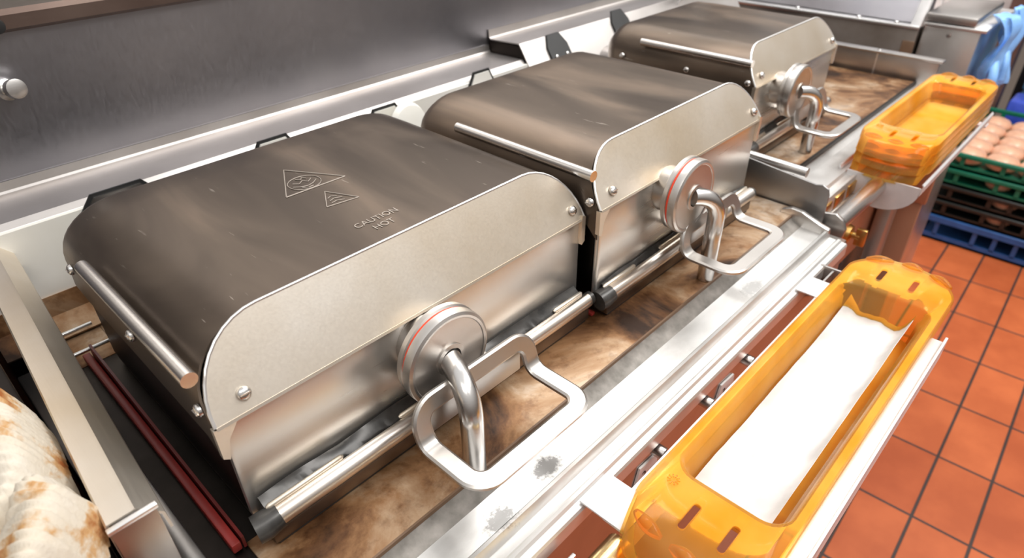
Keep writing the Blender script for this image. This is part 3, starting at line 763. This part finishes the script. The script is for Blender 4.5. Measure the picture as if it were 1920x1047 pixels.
# ------------------------------------------------------------------ amber pans
def make_pan(label, cx, cy, z, L, W, near, far, depth=.040, group=None, bn=.012, bf=.022, name='amber_pan', slots=True):
    """L, W = outer rim; near/far = width of the handle ends"""
    t = thing(name, label, 'pan', (cx, cy, z - depth), group)
    x0, x1 = cx - L / 2, cx + L / 2
    il = L - near - far; icx = (x0 + near + x1 - far) / 2; iw = W - .019
    rings = [ring_rr(cx, cy, L + .006, W + .002, .020, bn + .004, bf + .002, z - .013),
             ring_rr(cx, cy, L + .005, W + .0015, .020, bn + .004, bf + .002, z - .004),
             ring_rr(cx, cy, L + .001, W, .019, bn, bf, z),
             ring_rr(icx, cy, il + .004, iw + .004, .017, .001, .001, z),
             ring_rr(icx, cy, il, iw, .016, 0, 0, z - .003),
             ring_rr(icx, cy, il - .003, iw - .003, .015, 0, 0, z - .011),
             ring_rr(icx, cy, il - .008, iw - .008, .014, 0, 0, z - .0135),
             ring_rr(icx, cy, il - .011, iw - .010, .013, 0, 0, z - depth + .005),
             ring_rr(icx, cy, il - .016, iw - .015, .010, 0, 0, z - depth)]
    # lower the near skirt so the handle end rolls down
    for k in range(2):
        for p in rings[k]:
            if p.x < x0 + .006: p.x -= .012 * (1 - k * .6); p.z -= .010 * (1 - k)
    bm = BM(); loft(bm, rings)
    body = link_mesh('pan_body', bm, M['amber'], t, 50)
    m_ = body.modifiers.new('thickness', 'SOLIDIFY'); m_.thickness = .0022; m_.offset = -1
    if slots:
        cutters = []
        for (sx, sy) in ((x0 + .011, cy + W * .10), (x0 + .013, cy - W * .18), (x1 - .022, cy + W * .17), (x1 - .022, cy - W * .14)):
            b = BM()
            pts = [(sx + .016 + .0028 * math.cos(a), sy + .0028 * math.sin(a)) for a in [-math.pi / 2 + math.pi * i / 8 for i in range(9)]]
            pts += [(sx - .004 + .0028 * math.cos(a), sy + .0028 * math.sin(a)) for a in [math.pi / 2 + math.pi * i / 8 for i in range(9)]]
            add_prism(b, pts, 'z', z - .006, z + .006)
            me = bpy.data.meshes.new('cut'); bmesh.ops.recalc_face_normals(b, faces=b.faces[:]); b.to_mesh(me); b.free()
            co = bpy.data.objects.new('cut', me); COL.objects.link(co); cutters.append(co)
            mo = body.modifiers.new('b', 'BOOLEAN'); mo.operation = 'DIFFERENCE'; mo.object = co; mo.solver = 'EXACT'
        bake_modifiers(body)
        for co in cutters:
            me = co.data; bpy.data.objects.remove(co); bpy.data.meshes.remove(me)
    # finger ridges moulded on the handle ends
    for sgn, xe, bb in ((-1, x0, bn), (1, x1, bf)):
        for (ya, yb_) in ((.40, .16), (.08, -.12), (-.20, -.42)):
            pts = []
            for i in range(9):
                u = ya + (yb_ - ya) * i / 8; yy = u * W
                q = max(0, 1 - (2 * u) ** 2)
                pts.append((xe + sgn * (bb * q - .002) , cy + yy, z - .001 if sgn > 0 else z - .0035))
            b = BM(); rr = [.0014 + .0040 * math.sin(math.pi * (i + .6) / 9.2) for i in range(9)]
            add_tube(b, pts, rr, 12)
            link_mesh('handle_ridge', b, M['amber'], body)
    # faint moulded rosette
    b = BM()
    for k in range(10):
        a = 2 * math.pi * k / 10; c = Vector((x0 + near * .72, cy + W * .34, z + .0002))
        add_tube(b, [c + .0022 * Vector((math.cos(a), math.sin(a), 0)), c + .0048 * Vector((math.cos(a), math.sin(a), 0))], .0005, 6)
    link_mesh('moulded_mark', b, M['amber'], body)
    return t
make_pan('amber plastic pan nearest the camera, lined with white paper, resting in the pale rack', .481, .0975, .012, .430, .1015, .050, .050, .038)

# paper liner
bm = BM(); NX, NY = 44, 14; grid = []
for i in range(NX + 1):
    u = i / NX; row = []
    for j in range(NY + 1):
        v = j / NY
        x = .328 + .322 * u
        y = .1318 - .0665 * v
        z = -.0215 + .0022 * noise.noise((u * 7, v * 3, 1.3)) + .0010 * noise.noise((u * 23, v * 9, 2.3)) + .0028 * math.exp(-((v - .45 - .1 * u) / .08) ** 2) * u
        if v > .78:
            q = (v - .78) / .22; y = .1318 - .0665 * .78 - .0665 * .22 * q * .82; z += q * q * (.008 + .012 * u)
        if v < .22 and u > .8:
            q = (.22 - v) / .22 * (u - .8) / .2; z += .012 * q; x += .006 * q
        row.append(bm.verts.new((x, y, z)))
    grid.append(row)
for i in range(NX):
    for j in range(NY): bm.faces.new((grid[i][j], grid[i + 1][j], grid[i + 1][j + 1], grid[i][j + 1]))
pp = link_mesh('paper_liner', bm, M['paper'], None, 80)
tag(pp, 'creased white paper liner lying inside the nearest amber pan', 'paper')
m_ = pp.modifiers.new('t', 'SOLIDIFY'); m_.thickness = .0003

for i, lab in enumerate(('lowest amber pan of the stack beyond the farthest lid handle, under the empty ones',
                         'amber pan in the middle of the stack at the far end of the griddle',
                         'empty topmost amber pan of the stack at the far end of the griddle')):
    make_pan(lab, 1.150, .205, .021 + .0145 * i, .352, .0985, .048, .044, .032, 'stacked amber pans', bn=.010, bf=.008, slots=(i == 2))

# frosted scoop-shaped pan holder under the stack
H = thing('pan_holder', 'frosted grey holder with a rounded end plate under the stack of amber pans', 'holder', (1.1, .2, -.02))
pts = [(.252, -.002)] + [(.2035 + .0485 * math.cos(a), -.002 + .038 * math.sin(a) * -1) for a in [math.pi * i / 16 for i in range(17)]] + [(.155, .004), (.252, .004)]
bm = BM(); add_prism(bm, [(y - .004, z - .004) for y, z in pts[1:]], 'x', .948, .951)
link_mesh('end_plate', bm, M['frost'], H)
bm = BM(); strip(bm, [(.152, -.010), (.150, .004), (.152, .006)], 'x', .948, 1.32, .0015); link_mesh('side_rail', bm, M['white_metal'], H)
bm = BM(); strip(bm, [(.258, -.002), (.260, .004), (.2585, .006)], 'x', .948, 1.32, .0015); add_box(bm, 1.30, 1.32, .15, .26, -.016, -.0135)
link_mesh('side_rail', bm, M['white_metal'], H)

# copper-toned cabinet below the holder
C = thing('side_cabinet', 'copper brown cabinet standing below the stack of amber pans', 'cabinet', (1.3, .3, ZF))
bm = BM(); add_box(bm, 1.10, 1.112, .163, .240, -.088, -.018, .002); link_mesh('upper_panel', bm, M['brown_steel'], C)
bm = BM(); add_box(bm, 1.104, 1.114, .168, .240, ZF, -.089, .002); link_mesh('lower_panel', bm, M['brown_steel'], C)
bm = BM(); add_box(bm, 1.02, 1.06, .190, .21, -.50, -.06, .003); add_box(bm, 1.0, 1.02, .19, .2, -.5, -.3, .003)
link_mesh('door_panel', bm, M['steel_mid'], C, label='grey steel door edge')

# ------------------------------------------------------------------ bent steel rail, lower left
bm = BM()
def tilt(b):
    for v in b.verts: v.co.x += (v.co.y - .305) * .058
strip(bm, [(.0025, .062), (.0025, .0985), (.0035, .1), (.0165, .1), (.0182, .1005), (.0195, .0985), (.030, .086), (.031, .072)], 'y', .305, .95, -.0016); tilt(bm)
LR = thing('side_rail', 'thick bent steel side rail sloping past the left edge of the nearest lid', 'rail', (.015, .6, 0))
link_mesh('rail_sheet', bm, M['steel_tan'], LR, 20)
bm = BM(); add_prism(bm, [(.003, .0985), (.027, .0985), (.027, .0), (.003, .0)], 'y', .300, .304, .0006); link_mesh('end_cap', bm, M['steel_mid'], LR)
bm = BM(); add_box(bm, .002, .028, .2985, .3025, .0975, .1005, .0006); link_mesh('cap_lip', bm, M['steel_bright'], LR)
bm = BM(); add_box(bm, -.35, .001, .26, .78, -.80, .045, .002)
cb = link_mesh('side_counter', bm, M['black_metal'], None); tag(cb, 'black sided counter under the stained white towel at the lower left', 'counter')
# towel
bm = BM(); ed = [(.235, -.05), (.262, -.030), (.281, -.017), (.289, -.006), (.311, .0035), (.321, .008), (.336, .001), (.356, .0004), (.390, .0045), (.417, .006), (.440, .003), (.46, -.0005), (.50, -.014), (.54, -.04)]
def edge(y):
    for (a, xa), (b_, xb) in zip(ed, ed[1:]):
        if a <= y <= b_: return xa + (xb - xa) * (y - a) / (b_ - a)
    return ed[-1][1]
NI, NJ = 420, 60; g = []
for i in range(NI + 1):
    y = .235 + .305 * i / NI; row = []; xe = edge(y)
    for j in range(NJ + 1):
        v = j / NJ; x = xe - .0 - (.13) * (1 - v)
        rib = .0016 * math.sin((y * .9 + (x + .05) * .75) * 900)
        fold_ = .010 * noise.noise((x * 22, y * 14, 3.1)) + .006 * noise.noise((x * 45, y * 40, .4))
        crease = -.012 * math.exp(-((y - .315 - (x + .05) * .9) / .006) ** 2)
        edge_d = (1 - v) * .13
        roll = .034 * max(0, 1 - edge_d / .016) ** 2
        z = .118 + fold_ + crease + rib - roll + .012 * math.exp(-((edge_d - .02) / .015) ** 2)
        row.append(bm.verts.new((x + .0, y, z)))
    g.append(row)
for i in range(NI):
    for j in range(NJ): bm.faces.new((g[i][j], g[i + 1][j], g[i + 1][j + 1], g[i][j + 1]))
tw = link_mesh('towel', bm, M['towel'], None, 180); tag(tw, 'white ribbed towel with brown grease stains beside the bent steel rail', 'towel')
m_ = tw.modifiers.new('t', 'SOLIDIFY'); m_.thickness = .003

# bolt fixture on the dark wall
bm = BM(); add_lathe(bm, [(0, 0), (.010, 0), (.010, .006), (.006, .007), (.006, .016), (.009, .017), (.009, .024), (0, .026)], (.112, .777, .205), (.3, -1, .2), 20)
tag(link_mesh('wall_bolt', bm, M['chrome'], None), 'shiny steel bolt on the dark wall at the upper left', 'bolt')
bm = BM(); add_lathe(bm, [(0, 0), (.007, 0), (.006, .003), (0, .004)], (.126, .768, .262), (0, -1, 0), 16)
tag(link_mesh('band_bolt', bm, M['black'], None), 'small black plug on the brown band above the dark wall', 'bolt')

# ------------------------------------------------------------------ background equipment
B1 = thing('fryer', 'dark steel fryer with a flat top rail behind the end of the far griddle', 'fryer', (1.8, .6, ZF))
bm = BM(); add_box(bm, 1.65, 1.88, .375, 1.1, ZF, .046, .004); link_mesh('body', bm, M['fryer'], B1)
bm = BM(); add_box(bm, 1.64, 1.66, .3725, 1.1, .046, .053, .002); link_mesh('top_rail', bm, M['steel_bright'], B1)
bm = BM(); add_box(bm, 1.645, 1.651, .374, .398, -.03, .02, .001); link_mesh('name_plate', bm, M['grime'], B1)
for y in (.64, .50, .42):
    bm = BM(); add_lathe(bm, [(0, 0), (.006, 0), (.004, .004), (0, .005)], (1.648, y, .053), (-.3, 0, 1), 12); link_mesh('bolt', bm, M['chrome'], B1)
bm = BM(); add_prism(bm, [(1.67, .053), (1.74, .20), (1.80, .20), (1.80, .053)], 'y', .392, 1.05); link_mesh('sloping_top', bm, M['steel_dark'], B1)
bm = BM(); add_prism(bm, [(1.64, .046), (1.66, .046), (1.74, .20), (1.715, .20)], 'y', .3725, .392, .002); link_mesh('white_edge', bm, M['foil'], B1, label='white slanted edge strip')

B2 = thing('holding_cabinet', 'low steel cabinet with a lift-off lid between the fryer and the white tiles', 'cabinet', (1.78, .31, ZF))
bm = BM(); add_box(bm, 1.662, 1.90, .262, .369, ZF, .054, .003); link_mesh('body', bm, M['steel'], B2)
bm = BM(); add_box(bm, 1.654, 1.905, .252, .370, .054, .061, .002); link_mesh('top_rim', bm, M['steel_bright'], B2)
bm = BM(); add_box(bm, 1.656, 1.88, .274, .371, .063, .080, .004); link_mesh('lid', bm, M['steel_mid'], B2)
bm = BM(); add_lathe(bm, [(0, 0), (.005, 0), (.004, .003), (0, .004)], (1.661, .318, .040), (-1, 0, 0), 12); link_mesh('bolt', bm, M['chrome'], B2)
# pair of gloves hanging over the cabinet side
def glove(xc, y0, lab):
    t = thing('rubber_glove', lab, 'glove', (xc, y0, -.2), 'blue gloves over the cabinet edge')
    bm = BM(); n_ = 26; secs = []
    for i in range(n_ + 1):
        u = i / n_; z = .055 - .235 * u
        wd = .030 * (1 + .25 * math.sin(u * 4.4)) * (1 - .35 * max(0, u - .7)); thk = .013 + .006 * math.sin(u * 9 + xc * 30)
        yy = y0 - .014 * math.sin(min(1, u * 4) * math.pi / 2) + .006 * math.sin(u * 7 + xc * 20); xx = xc + .006 * math.sin(u * 8)
        secs.append([Vector((xx + wd * math.cos(a) * (1 + .22 * math.sin(5 * a + u * 5)), yy + thk * math.sin(a) * (1 + .3 * math.sin(4 * a + u * 6)), z)) for a in [2 * math.pi * k / 28 for k in range(28)]])
    loft(bm, secs, True, True); link_mesh('palm', bm, M['glove_blue'], t, 70)
    for k in range(4):
        x = xc - .024 + k * .016; ln = (.075, .09, .085, .07)[k]
        bm = BM(); add_tube(bm, smooth_path([(x, y0 - .012, -.15), (x + .003, y0 - .016, -.19), (x - .002, y0 - .010, -.18 - ln * .7), (x, y0 - .012, -.18 - ln)], 4), .0078, 12)
        link_mesh('finger', bm, M['glove_blue'], t)
    bm = BM(); add_tube(bm, smooth_path([(xc - .024, y0 - .014, -.07), (xc - .042, y0 - .024, -.105), (xc - .046, y0 - .026, -.15)], 5), .009, 12)
    link_mesh('thumb', bm, M['glove_blue'], t)
    t.scale = (1, 1, .68); t.location.z = -.2 + .105
glove(1.735, .243, 'light blue rubber glove hanging over the low steel cabinet edge, nearer one')
glove(1.835, .243, 'light blue rubber glove hanging over the low steel cabinet edge, one further back')

# white bag / pale sheet behind the farthest lid
bm = BM(); NI = 26; g = []
for i in range(NI + 1):
    row = []
    for j in range(NI + 1):
        u, v = i / NI, j / NI
        row.append(bm.verts.new((1.20 + .34 * u, .70 - .07 * v + .02 * noise.noise((u * 5, v * 5, 0)), .150 + .12 * v + .02 * noise.noise((u * 4, v * 4, 7)) - .03 * math.cos(u * 9) * (1 - v))))
    g.append(row)
for i in range(NI):
    for j in range(NI): bm.faces.new((g[i][j], g[i + 1][j], g[i + 1][j + 1], g[i][j + 1]))
o = link_mesh('plastic_bag', bm, M['foil'], None, 180); tag(o, 'crumpled whitish plastic bag just behind the farthest lid', 'bag')
m_ = o.modifiers.new('t', 'SOLIDIFY'); m_.thickness = .002

# ------------------------------------------------------------------ bread crates
def crate(name, lab, mat, z0, h, xo=0, yo=0, group='stacked bread crates'):
    x0, x1, y0, y1 = 2.555 + xo, 3.12, -.42 + yo, .372 + yo
    t = thing(name, lab, 'crate', ((x0 + x1) / 2, (y0 + y1) / 2, z0), group)
    bm = BM(); add_box(bm, x0, x1, y0, y1, z0, z0 + .008); link_mesh('crate_base', bm, mat, t)
    bm = BM()
    r = h * .26
    for (a, b, c, d) in ((x0 - .008, x0 + .006, y0 - .008, y1 + .008), (x1 - .006, x1 + .008, y0 - .008, y1 + .008), (x0, x1, y0 - .008, y0 + .006), (x0, x1, y1 - .006, y1 + .008)):
        add_box(bm, a, b, c, d, z0 + h - r, z0 + h, .003, 1)
    link_mesh('crate_rim', bm, mat, t)
    bm = BM()
    for (a, b, c, d) in ((x0, x0 + .006, y0, y1), (x1 - .006, x1, y0, y1), (x0, x1, y0, y0 + .006), (x0, x1, y1 - .006, y1)):
        add_box(bm, a, b, c, d, z0, z0 + h * .24)
    yy = y0
    k = 0
    while yy < y1:
        add_box(bm, x0, x0 + .006, yy, yy + .014, z0 + h * .2, z0 + h * .8); add_box(bm, x1 - .006, x1, yy, yy + .014, z0 + h * .2, z0 + h * .8)
        yy += (.062, .062, .12)[k % 3]; k += 1
    xx = x0
    while xx < x1:
        add_box(bm, xx, xx + .014, y0, y0 + .006, z0 + h * .2, z0 + h * .8); add_box(bm, xx, xx + .014, y1 - .006, y1, z0 + h * .2, z0 + h * .8); xx += .09
    link_mesh('crate_side', bm, mat, t)
    return t
crate('bread_crate', 'blue plastic crate on the tiled floor, bottom of the stack', M['blue'], ZF + .001, .095)
crate('bread_crate', 'black plastic crate directly on top of the blue one in the stack', M['crate_black'], -.753, .059)
crate('bread_crate', 'black plastic crate directly under the lower green one in the stack', M['crate_black'], -.693, .059)
crate('bread_crate', 'green plastic crate second from the top of the stack', M['green'], -.633, .059)
crate('bread_crate', 'green plastic crate topmost of the stack, full of buns', M['green'], -.573, .059)
bun0 = None
def bun(x, y, z, lab, grp, s=1.0):
    global bun0
    if bun0 is None:
        bm = BM(); add_lathe(bm, [(0, -.004), (.036, -.003), (.045, .004), (.048, .014), (.046, .024), (.038, .034), (.024, .040), (.010, .042), (0, .042)], (0, 0, 0), (0, 0, 1), 28)
        bun0 = link_mesh('bread_bun', bm, M['bun'], None); o = bun0
    else:
        o = bun0.copy(); COL.objects.link(o)
    o.location = (x, y, z); o.scale = (s, s, s)
    tag(o, lab, 'bun', grp)
k = 0
for i in range(5):
    for j in range(7):
        bun(2.612 + i * .096 + random.uniform(-.003, .003), .315 - j * .097 + random.uniform(-.003, .003), -.553, 'pinkish bread bun packed with others in the top green crate', 'buns in the top green crate', 1.05)
for z, n_, nm in ((-.6205, 4, 'lower green crate'), (-.6805, 3, 'upper black crate'), (-.7405, 3, 'lower black crate')):
    for j in range(n_):
        bun(2.612, .20 - j * .13 + (-.04 if n_ == 3 else 0), z, 'bread bun showing through the side of the ' + nm, 'buns in the ' + nm, .85)

# blue items beyond the post
bm = BM(); add_box(bm, 3.16, 3.30, .22, .325, ZF, -.485, .012); tag(link_mesh('blue_tub', bm, M['royal'], None), 'royal blue plastic tub behind the stack of bread crates', 'tub')
T = thing('crate_rack', 'dark rack with blue crates behind the brown post at the right edge', 'rack', (3.4, 0, ZF))
bm = BM(); add_box(bm, 3.55, 3.60, -.9, .366, ZF, .7); link_mesh('back_panel', bm, M['black'], T)
for i in range(4):
    bm = BM(); add_box(bm, 3.40, 3.548, -.5, .325, -.60 + i * .10, -.52 + i * .10, .006); link_mesh('crate_end', bm, plain('faded_blue', (.05, .17, .32), .5), T, label='blue crate end')
